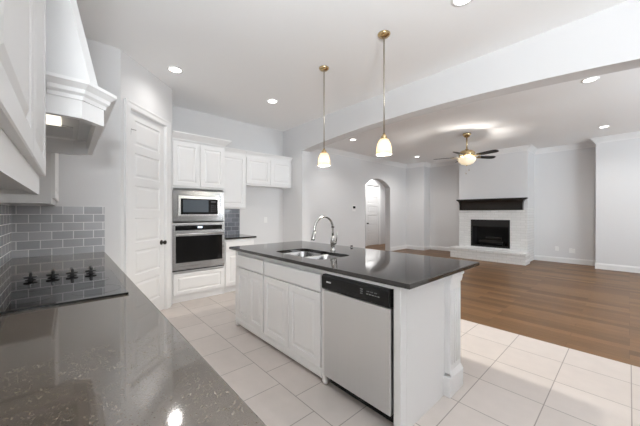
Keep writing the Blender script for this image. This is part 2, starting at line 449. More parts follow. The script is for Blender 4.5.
# ------------------------------------------------------------------ panel doors
def cab_door(w, h, t=0.02, rail=0.058):
    """raised panel cabinet door; front face at y=0 looking to -y, lower left corner at origin"""
    m = MB()
    m.rings(0, w, 0, h, 0, [(0, t), (0, 0.003), (0.003, 0), (rail, 0), (rail+0.005, 0.010), (rail+0.015, 0.011), (rail+0.040, 0.001)])
    m.face([(0, t, 0), (w, t, 0), (w, t, h), (0, t, h)])
    return m
def slab_front(w, h, t=0.02):
    m = MB()
    m.rings(0, w, 0, h, 0, [(0, t), (0, 0.005), (0.005, 0.001), (0.010, 0.0)])
    m.face([(0, t, 0), (w, t, 0), (w, t, h), (0, t, h)])
    return m
def place(m, name, mat, parent, x, y, z):
    o = m.build(name, mat, parent); o.location = (x, y, z); return o
def panel_door(w, h, n, t=0.035):
    m = MB(); st, rl = 0.095, 0.095
    m.box(0, w, 0.012, t, 0, h)
    m.box(0, st, 0, 0.012, 0, h); m.box(w-st, w, 0, 0.012, 0, h)
    bot = 0.20; ph = (h-bot-rl*n)/n; z = bot
    m.box(st, w-st, 0, 0.012, 0, bot)
    for i in range(n):
        m.rings(st, w-st, z, z+ph, 0, [(0, 0), (0.008, 0.010), (0.022, 0.010), (0.042, 0.003)])
        m.box(st, w-st, 0, 0.012, z+ph, z+ph+rl); z += ph+rl
    return m
def door_knob(parent, x, z, mat=DARKMETAL):
    R = Matrix.Translation((x, 0, z)) @ Matrix.Rotation(PI/2, 4, 'X')
    m = MB().lathe([(0, 0), (0.032, 0), (0.032, 0.006), (0.012, 0.010), (0.011, 0.030), (0.024, 0.038), (0.029, 0.050), (0.024, 0.062), (0, 0.066)], 20, R)
    return m.build('door_knob', mat, parent)
CASE = [(0, 0), (0, -0.012), (0.010, -0.019), (0.055, -0.019), (0.070, -0.024), (0.085, -0.024), (0.085, 0)]
# pantry door on the diagonal wall
pd = panel_door(D1-D0-0.008, DH-0.012, 6).build('door_1', TRIM)
struct(pd, 'tall white six panel pantry door in the diagonal wall', 'door')
A135 = math.radians(135); dx, dy = math.cos(A135), math.sin(A135); nx, ny = math.sin(A135), -math.cos(A135)
def onpan(s, out): return (P1[0]+dx*s+nx*out, P1[1]+dy*s+ny*out, 0)
pd.location = onpan(D0+0.004, -0.015); pd.location.z = 0.008; pd.rotation_euler = (0, 0, A135)
door_knob(pd, D1-D0-0.07, 0.915)
for z in (0.33, 1.25, 2.22):
    m = box(-0.002, 0.008, -0.008, 0.006, z-0.05, z+0.05).tube([(0.002, -0.006, z-0.055), (0.002, -0.006, z+0.055)], 0.007, 8)
    if z > 2: m.tube([(0.004, -0.008, z+0.045), (0.05, -0.035, z+0.045), (0.066, -0.036, z+0.045)], 0.004, 8).tube([(0.004, -0.012, z-0.06), (0.004, -0.02, z+0.05)], 0.006, 8)
    m.build('hinge', HINGE, pd)
cs = MB().sweep([(D0, 0), (D0, DH), (D1, DH), (D1, 0)], CASE, lambda u, v, w: (u, w, v)).build('trim_2', TRIM)
struct(cs, 'white casing around the pantry door', 'trim'); cs.location = (P1[0], P1[1], 0); cs.rotation_euler = (0, 0, A135)
MB_ = MB().box(D0-0.001, D0+0.004, 0, 0.11, 0, DH).box(D1-0.004, D1+0.001, 0, 0.11, 0, DH).box(D0, D1, 0, 0.11, DH-0.004, DH+0.001)
j = MB_.build('door_jamb', TRIM, cs)
# hall door, faces +X
hdr = panel_door(0.80, 2.42, 6).build('door_2', TRIM); struct(hdr, 'white panel door in the hall behind the arch', 'door')
hdr.location = (-7.02, 8.81, 0.012); hdr.rotation_euler = (0, 0, PI/2)
door_knob(hdr, 0.07, 0.89)
hc = MB().sweep([(0, 0), (0, 2.44), (0.82, 2.44), (0.82, 0)], CASE, lambda u, v, w: (u, w, v)).build('trim_3', TRIM)
struct(hc, 'white casing around the hall door', 'trim'); hc.location = (-7.0, 8.80, 0); hc.rotation_euler = (0, 0, PI/2)

# backsplash
struct(box(XT, XT+0.008, YW+0.008, 0.281, 0.916, 1.385).build('wall_backsplash_end', TILE_YZ), 'grey glossy subway tile backsplash at the end of the worktop', 'backsplash')
struct(box(XT+0.008, 0.55, YW, YW+0.008, 0.916, 1.385).build('wall_backsplash_side', TILE_XZ), 'grey glossy subway tile backsplash behind the cooktop', 'backsplash')
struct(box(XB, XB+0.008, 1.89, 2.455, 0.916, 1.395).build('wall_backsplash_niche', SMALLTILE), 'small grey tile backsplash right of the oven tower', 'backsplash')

# ------------------------------------------------------------------ left worktop run
def slab(x0, x1, y0, y1, z0, z1, mat, name, label, cat):
    o = box(x0, x1, y0, y1, z0, z1, bev=0.004, seg=2).build(name, mat, None, ((x0+x1)/2, (y0+y1)/2, z0))
    return tag(o, label, cat)
slab(XT+0.008, 0.55, YW+0.008, 0.2808, 0.885, 0.915, GRANITE, 'countertop', 'polished brown granite worktop along the wall with the cooktop', 'countertop')

def base_body(m, w, d, h, kick=0.10, inset=0.07):
    m.box(0, w, 0.0205, d, kick, h); m.box(0.0, w, inset, d, 0, kick)
def base_cab(name, label, loc, rz, w, d, doors, drawers, group=None):
    t = thing(name, label, 'cabinet', loc, rz, group)
    m = MB(); base_body(m, w, d, 0.885); m.build('body', CAB, t)
    n = doors; dw = (w-0.02-0.006*(n-1))/n
    for i in range(n): place(cab_door(dw, 0.565), 'door', CAB, t, 0.01+i*(dw+0.006), 0, 0.115)
    n = drawers; dw = (w-0.02-0.006*(n-1))/n
    for i in range(n): place(slab_front(dw, 0.145), 'drawer', CAB, t, 0.01+i*(dw+0.006), 0, 0.695)
    return t
# these face +Y : rotated by pi
x = 0.50
for w, lab in ((0.90, 'white base cabinet at the near end of the worktop'), (1.15, 'white base cabinet nearest the cooktop on its left'),
               (0.80, 'white base cabinet under the cooktop'), (1.30, 'white base cabinet at the far end of the worktop')):
    base_cab('base_cabinet', lab, (x, 0.255, 0), PI, w, 0.63, 2, 2, None); x -= w+0.004

# cooktop
KX0, KX1, KY0, KY1 = -2.44, -1.672, -0.235, 0.215
KX0 = -2.44
ck = thing('cooktop', 'black glass electric cooktop set into the granite worktop', 'cooktop', ((KX0+KX1)/2, (KY0+0.235)/2, 0.915))
cx, cy = (KX0+KX1)/2, (KY0+0.235)/2
box(KX0-cx, KX1-cx, -0.25-cy, 0.220-cy, 0.0005, 0.008, bev=0.002).build('glass', COOKGLASS, ck)
box(KX1-cx-0.001, KX1-cx+0.003, -0.252-cy, 0.222-cy, 0.0, 0.0088).build('edge_trim', BLACKPL, ck)
b = MB()
for ex, ey, er in ((0.22, 0.11, 0.10), (0.22, -0.13, 0.075), (-0.06, 0.11, 0.075), (-0.06, -0.13, 0.10)):
    b.lathe([(er, 0), (er, 0.0003), (er-0.002, 0.0003), (er-0.002, 0)], 40, Matrix.Translation((ex, ey, 0.0081)))
b.build('burner_rings', paint('burner_print', (0.02, 0.02, 0.02), 0.05, ior=2.6), ck)
for yk in (-0.163, -0.068, 0.020, 0.112):
    k = MB().lathe([(0, 0), (0.024, 0), (0.024, 0.003), (0.011, 0.006), (0.011, 0.012), (0.030, 0.014), (0.031, 0.021), (0.0, 0.023)], 24)
    k.box(-0.033, 0.033, -0.007, 0.007, 0.018, 0.044, bev=0.003)
    o = k.build('knob', KNOBM, ck); o.location = (-2.365-cx, yk-0.003-cy, 0.008)
    o.rotation_euler = (0, 0, 0.05)

# ------------------------------------------------------------------ upper cabinets
def crown_mb(path, z0, z1, out):
    h = z1-z0
    return MB().sweep(path, [(0, z0), (0.008, z0), (0.010, z0+0.2*h), (out*0.45, z0+0.45*h), (out*0.85, z0+0.8*h), (out, z0+0.85*h), (out, z1), (0, z1)])
def upper_cab(name, label, loc, rz, w, d, z0, z1, doors, bottom_rail=0.08, crown=None, group=None, door_top=0.03):
    """front of the doors at y=0, body behind"""
    t = thing(name, label, 'cabinet', (loc[0], loc[1], z0), rz, group)
    h = z1-z0; m = MB()
    m.box(0, 0.019, 0.039, d, 0, h); m.box(w-0.019, w, 0.039, d, 0, h)
    m.box(0.019, w-0.019, 0.039, d, 0.018, h)
    m.build('body', CAB, t)
    f = MB(); bt = bottom_rail+0.02
    f.box(0, w, 0.0201, 0.039, 0, bt); f.box(0, w, 0.0201, 0.039, h-0.05, h); f.box(0, 0.04, 0.0201, 0.039, bt, h-0.05); f.box(w-0.04, w, 0.0201, 0.039, bt, h-0.05)
    f.build('face_frame', CAB, t)
    dw = (w-0.016-0.005*(doors-1))/doors
    for i in range(doors): place(cab_door(dw, h-bottom_rail-door_top), 'door', CAB, t, 0.008+i*(dw+0.005), 0, bottom_rail)
    if crown:
        z, out, sides = crown
        path = []
        if 'r' in sides: path.append((w, d))
        path += [(w, 0.0201), (0, 0.0201)]
        if 'l' in sides: path.append((0, d))
        # offset must point outwards (to -y): path runs from +x to -x so left is -y
        crown_mb(path, h-0.01, h+z, out).build('crown', CAB, t)
    return t
upper_cab('upper_cabinet', 'white upper cabinet nearest the camera on the left, beside the hood', (-0.512, -0.070, 0), PI, 1.13, 0.315, 1.393, 2.42, 2, 0.078, (0.09, 0.07, 'lr'))
upper_cab('upper_cabinet', 'white upper cabinet beyond the hood, in the far corner', (-2.755, -0.070, 0), PI, 0.93, 0.315, 1.385, 2.42, 2, 0.04, (0.09, 0.07, ''))

# oven wall (fronts face +X, local x runs to +Y)
XO = -4.40
tw = thing('oven_tower', 'tall white cabinet tower holding microwave and wall oven', 'cabinet', (XO, 1.106, 0), PI/2)
TWW = 0.782; TD = 0.64
m = MB()
m.box(0, 0.019, 0.02, TD, 0.09, 2.40); m.box(TWW-0.019, TWW, 0.02, TD, 0.0, 2.40); m.box(0.019, TWW-0.019, TD-0.02, TD, 0.09, 2.40)
for z in (0.09, 0.44, 1.150, 1.665, 2.38): m.box(0.019, TWW-0.019, 0.02, TD-0.02, z, z+0.02)
m.box(0.019, TWW-0.019, 0.02, 0.04, 1.668, 1.725); m.box(0.019, TWW-0.019, 0.02, 0.04, 2.33, 2.40)
m.box(0.0, TWW, 0.05, 0.07, 0, 0.09)
m.build('body', CAB, tw)
dw = (TWW-0.02-0.006)/2
for i in (0, 1): place(cab_door(dw, 0.645), 'door', CAB, tw, 0.01+i*(dw+0.006), 0, 1.715)
place(cab_door(TWW-0.03, 0.315, 0.02, 0.05), 'drawer', CAB, tw, 0.015, 0, 0.115)
box(0, TWW, 0.04, 0.05, 0, 0.095).build('toe_kick', CAB, tw)
crown_mb([(TWW, 0.31), (TWW, 0.02), (0, 0.02)], 2.385, 2.495, 0.085).build('crown', CAB, tw)

mw = thing('microwave', 'built-in stainless steel microwave above the wall oven', 'microwave', (XO, 1.109, 1.19), PI/2)
w, h = 0.757, 0.465
m = MB()
m.rings(0, w, 0, h, 0.0, [(0, 0.02), (0, -0.012), (0.004, -0.016)], close=False)
# flat trim frame around the opening
for a in ((0.004, w-0.004, 0.004, 0.082), (0.004, w-0.004, 0.39, h-0.004), (0.004, 0.066, 0.082, 0.39), (w-0.066, w-0.004, 0.082, 0.39)):
    m.box(a[0], a[1], -0.016, 0.0, a[2], a[3])
m.build('trim_frame', MWSTEEL, mw)
box(0.068, w-0.068, 0.006, 0.40, 0.084, 0.388).build('body', RECESS, mw)
d = box(0.072, w-0.072, -0.022, 0.005, 0.088, 0.384, bev=0.003).build('door', STEELH, mw)
g = box(0.105, w-0.105, -0.0245, -0.0205, 0.106, 0.342, bev=0.001).build('black_glass', BLACKGLASS, d)
box(0.136, 0.505, -0.0255, -0.0240, 0.140, 0.325).build('window', WINPANE, d)
cp = MB()
for r in range(4):
    for c in range(3): cp.box(0.545+c*0.03, 0.562+c*0.03, -0.0253, -0.0240, 0.15+r*0.03, 0.162+r*0.03)
cp.box(0.545, 0.622, -0.0253, -0.024, 0.29, 0.315); cp.build('keypad', paint('keypad_print', (0.05, 0.05, 0.055), 0.4), d)

ov = thing('built_in_oven', 'stainless steel wall oven with black glass door below the microwave', 'oven', (XO, 1.109, 0.465), PI/2)
h = 0.685
box(0.002, w-0.002, 0.0, 0.55, 0.012, h-0.002).build('body', STEEL, ov)
box(0, w, -0.016, -0.0005, 0.587, h, bev=0.002).build('control_panel_frame', STEEL, ov)
cpn = box(0.034, w-0.034, -0.019, -0.0155, 0.597, 0.667, bev=0.001).build('control_panel', BLACKGLASS, ov)
dsp = MB()
dsp.box(0.345, 0.415, -0.0198, -0.0188, 0.625, 0.652); dsp.build('display', LED, cpn)
od = box(0, w, -0.032, -0.0005, 0.022, 0.580, bev=0.003).build('door', STEEL, ov)
box(0.036, w-0.036, -0.034, -0.031, 0.125, 0.512, bev=0.001).build('window', BLACKGLASS, od)
hm = MB().tube([(0.03, -0.075, 0.545), (w-0.03, -0.075, 0.545)], 0.013, 12)
for xx in (0.06, w-0.06): hm.box(xx-0.01, xx+0.01, -0.07, -0.031, 0.535, 0.555)
hm.build('handle', STEELH, od)
box(0.0, w, -0.010, 0.0, 0.0, 0.016).build('gap_strip', RECESS, ov)  # dark strip painted in for the shaded gap below the oven

# cabinets right of the tower
bc = base_cab('base_cabinet', 'narrow white base cabinet between oven tower and refrigerator space', (XO, 1.892, 0), PI/2, 0.53, 0.63, 1, 1)
slab(XB+0.008, XO+0.03, 1.890, 2.445, 0.885, 0.915, DARKGRANITE, 'countertop', 'small dark granite worktop right of the oven tower', 'countertop')
upper_cab('upper_cabinet', 'tall single door white upper cabinet right of the oven tower', (-4.715, 1.892, 0), PI/2, 0.532, 0.33, 1.395, 2.395, 1, 0.025, (0.07, 0.05, ''), None, 0.04)
upper_cab('upper_cabinet', 'short two door white upper cabinet over the empty refrigerator space', (-4.715, 2.428, 0), PI/2, 1.036, 0.33, 1.835, 2.395, 2, 0.03, (0.07, 0.05, ''), None, 0.045)

# ------------------------------------------------------------------ range hood
hood = thing('range_hood', 'white mantel style range hood with tapered chimney over the cooktop', 'range hood', (-2.2, YW, 1.74))
hx0, hx1 = -2.75, -1.655; HYF = 0.130
def plan(ins, y1, cl, back=YW):
    a, b2 = hx0+ins, hx1-ins
    return [(b2, back), (b2, y1-cl), (b2-cl, y1), (a+cl, y1), (a, y1-cl), (a, back)]
OFF = (-2.2, YW, 1.74)
def hbuild(m, name, mat): 
    o = m.build(name, mat, hood, (0, 0, 0)); o.data.transform(Matrix.Translation((-OFF[0], -OFF[1], -OFF[2]))); return o
outer = plan(0, HYF, 0.085); inner = plan(0.03, HYF-0.03, 0.075)
m = MB(); Z0, Z1 = 1.745, 1.88
VO0 = [m.bm.verts.new((x, y, Z0)) for x, y in outer]; VO1 = [m.bm.verts.new((x, y, Z1)) for x, y in outer]
VI0 = [m.bm.verts.new((x, y, Z0)) for x, y in inner]; VI1 = [m.bm.verts.new((x, y, Z0+0.10)) for x, y in inner]
for i in range(5):
    m.bm.faces.new((VO0[i], VO0[i+1], VO1[i+1], VO1[i])); m.bm.faces.new((VO0[i], VI0[i], VI0[i+1], VO0[i+1])); m.bm.faces.new((VI0[i], VI1[i], VI1[i+1], VI0[i+1]))
m.bm.faces.new(VI1[::-1]); m.bm.faces.new(VO1)
hbuild(m, 'apron', CAB)
mant = MB().sweep(outer, [(0.0, 1.825), (0.006, 1.825), (0.010, 1.842), (0.022, 1.852), (0.026, 1.868), (0.044, 1.884), (0.050, 1.888), (0.050, 1.902), (0.0, 1.902)][::-1])
# outer runs back-right -> front -> back-left (counter clockwise): outside lies to the right, so mirror it
mant.bm.free(); mout = [(x, max(y, -0.068)) for x, y in outer]; mant = MB().sweep(mout[::-1], [(0.0, 1.825), (0.006, 1.825), (0.010, 1.842), (0.022, 1.852), (0.026, 1.868), (0.044, 1.884), (0.050, 1.888), (0.050, 1.902), (0.0, 1.902)])
hbuild(mant, 'mantel_moulding', CAB)
low = plan(0.02, HYF-0.02, 0.03); 
def topplan(): return plan(0.24, -0.11, 0.03)
m = MB(); A = [m.bm.verts.new((x, y, 1.90)) for x, y in low]; B = [m.bm.verts.new((x, y, H)) for x, y in topplan()]
for i in range(5): m.bm.faces.new((A[i], A[i+1], B[i+1], B[i]))
m.bm.faces.new(A); m.bm.faces.new(B)
hbuild(m, 'chimney', paint('hood_chimney_dimmed', (0.74, 0.74, 0.74), 0.5))  # same white as the cabinets, darkened to offset the strong lamp light
m = MB().box(-2.56, -1.78, -0.30, 0.045, 1.825, 1.845)
hbuild(m, 'liner', LINER)
for xx in (-2.14, -1.90)[:1]:
    m = box(xx-0.03, xx+0.27, -0.125, -0.030, 1.812, 1.826); o = hbuild(m, 'lamp', HOODLAMP)
m = box(-2.50, -2.20, -0.28, 0.02, 1.82, 1.826); hbuild(m, 'filter', paint('filter_mesh', (0.55, 0.55, 0.55), 0.5))

# ------------------------------------------------------------------ island
IX0, IX1, IY0, IY1 = -3.205, -0.8265, 1.4257, 2.513
FX0, FX1, FY, BYI = -3.105, -0.899, 1.4693, 2.27
isl = thing('kitchen_island', 'white panelled kitchen island cabinet with dishwasher bay in the middle of the kitchen', 'island', (-2.0, 1.87, 0))
def ib(m, name, mat, parent=None):
    o = m.build(name, mat, parent or isl)
    if parent is None: o.data.transform(Matrix.Translation((2.0, -1.87, 0)))
    else: o.data.transform(Matrix.Translation((2.0, -1.87, 0)))
    return o
DX0, DX1 = -1.550, -0.950          # dishwasher bay
m = MB()
for a, b_, z0, z1 in ((FX0+0.01, DX0-0.02, 0.835, 0.885), (FX0+0.01, DX0-0.02, 0.680, 0.712), (FX0+0.01, DX0-0.02, 0.045, 0.130),
                      (FX0+0.01, -3.025, 0.13, 0.835), (-2.49, -2.428, 0.13, 0.835), (-1.625, DX0-0.02, 0.13, 0.835)):
    m.box(a, b_, FY+0.012, FY+0.03, z0, z1)
m.box(DX0+0.001, FX1-0.0505, FY-0.028, FY+0.01, 0.8625, 0.8849)
m.box(FX0+0.01, FX0+0.03, FY+0.02, BYI, 0.045, 0.885)                 # left side
m.box(FX0+0.03, FX1-0.06, BYI-0.02, BYI, 0.0, 0.885)                  # back
m.box(DX0-0.04, DX0-0.02, FY+0.02, BYI-0.02, 0.045, 0.885)            # partition
m.box(FX0+0.03, DX0-0.04, FY+0.02, BYI-0.02, 0.09, 0.11)              # cabinet floor
m.box(FX0+0.03, DX0-0.04, FY+0.06, FY+0.08, 0, 0.09)                  # toe board
ib(m, 'body', CAB)
m = box(FX1-0.02, FX1, FY+0.045, 2.03, 0, 0.885)
m.box(FX1-0.05, FX1+0.001, FY-0.022, FY+0.045, 0, 0.885, bev=0.004)
ib(m, 'end_panel', CAB)
# posts with bun feet
for px in (FX0, DX0-0.052):
    m = box(px, px+0.052, FY-0.012, FY+0.03, 0.10, 0.885, bev=0.006)
    m.lathe([(0, 0), (0.018, 0), (0.026, 0.02), (0.022, 0.05), (0.027, 0.075), (0.022, 0.10), (0, 0.10)], 16, Matrix.Translation((px+0.026, FY+0.009, 0)))
    ib(m, 'post', CAB)
# corner pilaster at the seating side
m = box(-0.935, -0.862, 2.03, 2.22, 0.16, 0.80)
m.box(-0.945, -0.850, 2.010, 2.242, 0, 0.14, bev=0.004)
m.sweep([(-0.862, 2.03), (-0.862, 2.22), (-0.935, 2.22), (-0.935, 2.03)][::-1], [(0, 0.14), (0.015, 0.14), (0.009, 0.155), (0.002, 0.175), (0, 0.175)])
m.sweep([(-0.862, 2.03), (-0.862, 2.22), (-0.935, 2.22), (-0.935, 2.03)][::-1], [(0, 0.805), (0.006, 0.805), (0.008, 0.82), (0.011, 0.835), (0.011, 0.85), (0.019, 0.862), (0.019, 0.884), (0, 0.884)])
m.box(-0.935, -0.862, 2.03, 2.22, 0.80, 0.885)
for yy in (2.065, 2.105, 2.145, 2.185): m.tube([(-0.863, yy, 0.22), (-0.863, yy, 0.76)], 0.006, 8)
ib(m, 'pilaster', CAB)
# fronts
cols = [(-3.045, -2.470, 2), (-2.448, -1.608, 2)]
for x0, x1, n in cols:
    o = slab_front(x1-x0, 0.138).build('drawer', CAB, isl); o.location = (x0+2.0, FY-0.019-1.87, 0.700)
    dw = (x1-x0-0.006)/n
    for i in range(n):
        o = cab_door(dw, 0.580, 0.02, 0.055).build('door', CAB, isl); o.location = (x0+i*(dw+0.006)+2.0, FY-0.019-1.87, 0.112)
m = MB().sweep([(DX0-0.052, FY+0.001), (FX0+0.045, FY+0.001)], [(0, 0.035), (0.008, 0.035), (0.012, 0.05), (0.012, 0.085), (0.004, 0.10), (0, 0.10)])
ib(m, 'base_moulding', CAB)

# island top with the sink cut-out
SX0, SX1, SY0, SY1 = -2.50, -1.765, 1.60, 2.005
def rrect(x0, x1, y0, y1, r, n=6):
    out = []
    for cx_, cy_, a0 in ((x1-r, y1-r, 0), (x0+r, y1-r, PI/2), (x0+r, y0+r, PI), (x1-r, y0+r, 3*PI/2)):
        for i in range(n+1): a = a0+PI/2*i/n; out.append((cx_+r*math.cos(a), cy_+r*math.sin(a)))
    return out
m = MB(); bm = m.bm
inn = rrect(SX0, SX1, SY0, SY1, 0.07); N = len(inn)
outr = [(IX1, IY1), (IX0, IY1), (IX0, IY0), (IX1, IY0)]
for z, flip in ((0.915, 0), (0.885, 1)):
    iv = [bm.verts.new((x, y, z)) for x, y in inn]; e = 0.004 if 1 else 0
    ovs = [bm.verts.new((x-math.copysign(e, x+2.0), y-math.copysign(e, y-1.97), z)) for x, y in outr]
    q = N//4
    for k in range(4):
        seg = iv[k*q:(k+1)*q]
        bm.faces.new([ovs[k]] + seg[::-1])
        bm.faces.new([ovs[k], seg[-1], iv[((k+1)*q) % N], ovs[(k+1) % 4]])
    if flip == 0: I0, O0 = iv, ovs
    else: I1, O1 = iv, ovs
for i in range(N): bm.faces.new((I0[i], I0[(i+1) % N], I1[(i+1) % N], I1[i]))
E0 = [bm.verts.new((x, y, 0.911)) for x, y in outr]; E1 = [bm.verts.new((x, y, 0.889)) for x, y in outr]
for i in range(4):
    j = (i+1) % 4
    bm.faces.new((O0[i], O0[j], E0[j], E0[i])); bm.faces.new((E0[i], E0[j], E1[j], E1[i])); bm.faces.new((E1[i], E1[j], O1[j], O1[i]))
o = m.build('countertop', DARKGRANITE, None); o.data.transform(Matrix.Translation((2.0, -1.97, -0.885))); o.location = (-2.0, 1.97, 0.885)
tag(o, 'dark polished granite island top with sink cut-out', 'countertop')

# sink
sk = thing('sink', 'double bowl stainless steel undermount sink in the island top', 'sink', (-2.13, 1.80, 0.70))
def bowl(x0, x1, y0, y1, zb, name):
    m = MB(); bm = m.bm; L = []
    for ins, z, r in ((-0.012, 0.8845, 0.075), (-0.004, 0.8845, 0.07), (0.0, 0.878, 0.068), (0.012, zb+0.03, 0.06), (0.022, zb+0.008, 0.055), (0.045, zb, 0.05)):
        L.append([bm.verts.new((x+2.13, y-1.80, z-0.70)) for x, y in rrect(x0+ins, x1-ins, y0+ins, y1-ins, r)])
    for A, B in zip(L, L[1:]):
        for i in range(len(A)):
            f = bm.faces.new((A[i], A[(i+1) % len(A)], B[(i+1) % len(A)], B[i])); f.smooth = True
    bm.faces.new(L[-1])
    o = m.build(name, SINKSTEEL, sk)
    d = MB().lathe([(0, 0), (0.04, 0), (0.045, 0.004), (0.0, 0.004)], 20, Matrix.Translation(((x0+x1)/2+2.13, (y0+y1)/2-1.80, zb-0.699)))
    d.build('drain', CHROME, o)
bowl(-2.50, -2.155, SY0-0.005, SY1+0.002, 0.71, 'bowl')
bowl(-2.118, -1.765, SY0-0.005, SY1+0.002, 0.71, 'bowl')

# faucet
fc = thing('faucet', 'brushed nickel gooseneck pull-down faucet behind the island sink', 'faucet', (-2.125, 2.10, 0.915))
MB().lathe([(0, 0), (0.030, 0), (0.030, 0.006), (0.024, 0.012), (0.021, 0.04), (0.024, 0.07), (0.026, 0.10), (0.020, 0.13), (0.014, 0.16), (0, 0.16)], 20).build('body', CHROME, fc)
pts = [(0, 0, 0.12), (0, 0, 0.20)] + [(0, -0.128+0.128*math.cos(a), 0.238+0.128*math.sin(a)) for a in [PI*i/18 for i in range(19)]] + [(0, -0.263, 0.205)]
sp = MB().tube(pts, 0.0115, 12).build('spout', CHROME, fc)
MB().tube([(0, -0.260, 0.22), (0, -0.266, 0.19), (0, -0.278, 0.145), (0, -0.282, 0.128)], [0.013, 0.016, 0.019, 0.017], 14).build('spray_head', CHROME, sp)
MB().tube([(0, 0, 0.245), (0, 0, 0.262)], 0.016, 12).build('collar', DARKMETAL, fc)
MB().tube([(0.0, 0, 0.075), (0.035, 0.0, 0.085), (0.048, 0.0, 0.10)], [0.016, 0.018, 0.013], 12).tube([(0.048, 0.0, 0.095), (0.058, 0.0, 0.14), (0.070, 0, 0.195)], [0.008, 0.006, 0.008], 10).build('lever', CHROME, fc)
bt = thing('sink_button', 'small dark round button on the back edge of the island top', 'button', (-2.19, 2.475, 0.915))
MB().lathe([(0, 0.0), (0.02, 0.0), (0.02, 0.008), (0.0, 0.010)], 16).build('base', CHROME, bt)
MB().lathe([(0, 0.0095), (0.015, 0.0095), (0.014, 0.022), (0.0, 0.024)], 16).build('cap', DARKMETAL, bt)

# dishwasher
dwt = thing('dishwasher', 'stainless steel dishwasher with black control panel in the island', 'dishwasher', ((DX0+DX1)/2, FY, 0))
hw = (DX1-DX0)/2-0.004
box(-hw, hw, 0.02, 0.58, 0.09, 0.86).build('tub', RECESS, dwt)
box(-hw, hw, 0.03, 0.06, 0.012, 0.088).build('kick_plate', BLACKPL, dwt)
dr = box(-hw, hw-0.006, -0.036, 0.018, 0.092, 0.742, bev=0.006, seg=2).build('door', DWSTEEL, dwt)
cp = MB().prism([(-0.058, 0.762), (-0.050, 0.752), (0.018, 0.746), (0.018, 0.859), (-0.046, 0.859), (-0.058, 0.846)], -hw, hw-0.004, 'x')
cpo = cp.build('control_panel', BLACKPL, dwt)
m = MB().box(-0.10, 0.06, -0.060, -0.05, 0.752, 0.785, bev=0.003); m.build('pocket_handle', BLACKGLASS, cpo)
m = MB().box(-0.245, -0.200, -0.0590, -0.0575, 0.806, 0.816); m.build('badge', paint('badge_silver', (0.6, 0.6, 0.6), 0.3), cpo)
PRINT = paint('print_grey', (0.22, 0.22, 0.22), 0.5)
marks = [(0.075, 0.095, 0.795+i*0.014, 0.005) for i in range(3)] + [(0.125+i*0.022, 0.140+i*0.022, 0.800, 0.005) for i in range(5)] + [(0.128+i*0.030, 0.148+i*0.030, 0.818, 0.004) for i in range(3)]
for a, b_, z, hh in marks: box(a, b_, -0.0588, -0.0575, z, z+hh).build('button_mark', PRINT, cpo)

# ------------------------------------------------------------------ pendant lamps
PENDANT = 80
def pendant(loc, label):
    t = thing('pendant_lamp', label, 'lamp', loc, 0, 'brass pendant lamps over the island')
    MB().lathe([(0, 0), (0.062, 0), (0.062, -0.008), (0.050, -0.022), (0.018, -0.030), (0, -0.030)], 28).build('canopy', BRASS, t)
    MB().tube([(0, 0, -0.028), (0, 0, -1.00)], 0.006, 10).build('rod', metal('rod_nickel', (0.45, 0.40, 0.33), 0.3), t)
    MB().lathe([(0, -0.985), (0.012, -0.985), (0.014, -1.0), (0.028, -1.012), (0.033, -1.045), (0.0, -1.045)], 20).build('socket_cap', BRASS, t)
    MB().lathe([(0.026, -1.036), (0.045, -1.05), (0.062, -1.085), (0.072, -1.13), (0.0775, -1.195), (0.0735, -1.195), (0.068, -1.13), (0.058, -1.088), (0.042, -1.056), (0.024, -1.042)], 32).build('lamp_shade', SHADE, t)
    MB().lathe([(0, -1.05), (0.014, -1.06), (0.026, -1.10), (0.022, -1.135), (0, -1.15)], 16).build('bulb', emitter('bulb_light', (1.0, 0.85, 0.6), 4.0), t)
    l = bpy.data.lights.new('pendant_light', 'POINT'); l.energy = PENDANT; l.shadow_soft_size = 0.03; l.color = (1, 0.95, 0.86)
    o = bpy.data.objects.new('pendant_light', l); C.objects.link(o); o.location = (0, 0, -1.165); o.parent = t
    return t
pendant((-2.50, 2.32, H), 'brass pendant lamp with lit bell shade nearer the ovens')
pendant((-1.627, 2.32, H), 'brass pendant lamp with lit bell shade nearer the dishwasher')

# ------------------------------------------------------------------ recessed lights
def can(x, y, label, power):
    t = thing('recessed_light', label, 'ceiling light', (x, y, H), 0, 'recessed ceiling lights')
    MB().lathe([(0.092, 0), (0.092, -0.004), (0.070, -0.006), (0.066, 0.0)], 32).build('trim_ring', PLATE, t)
    MB().lathe([(0, -0.003), (0.067, -0.003), (0.067, -0.001), (0, -0.001)], 32).build('lens', CAN, t)
    l = bpy.data.lights.new('downlight', 'SPOT'); l.energy = power; l.spot_size = math.radians(150); l.spot_blend = 1.0; l.shadow_soft_size = 0.06; l.color = (1, 0.97, 0.94)
    o = bpy.data.objects.new('downlight', l); C.objects.link(o); o.location = (0, 0, -0.03); o.parent = t
for x, y, lab, p in ((-3.76, 0.98, 'recessed ceiling light in front of the pantry door', 20), (-3.79, 2.40, 'recessed ceiling light in front of the refrigerator space', 34),
                  (-0.92, 2.42, 'recessed kitchen ceiling light cut by the top edge of the photo', 14),
                  (-4.47, 5.10, 'recessed family room light nearest the left arch jamb', 80), (-4.48, 8.15, 'recessed family room light beyond the arched doorway', 120),
                  (-0.35, 5.15, 'recessed family room light half hidden by the wide arch', 90), (-0.35, 8.17, 'recessed family room light near the right wall', 70)):
    can(x, y, lab, p)

l = bpy.data.lights.new('hall_fill', 'SPOT'); l.energy = 200; l.spot_size = math.radians(120); l.spot_blend = 0.6; l.shadow_soft_size = 0.08; l.color = (1, 0.98, 0.96)
o = bpy.data.objects.new('hall_fill', l); C.objects.link(o); o.location = (-6.55, 9.0, H-0.03)  # unseen lamp added to brighten the hall door

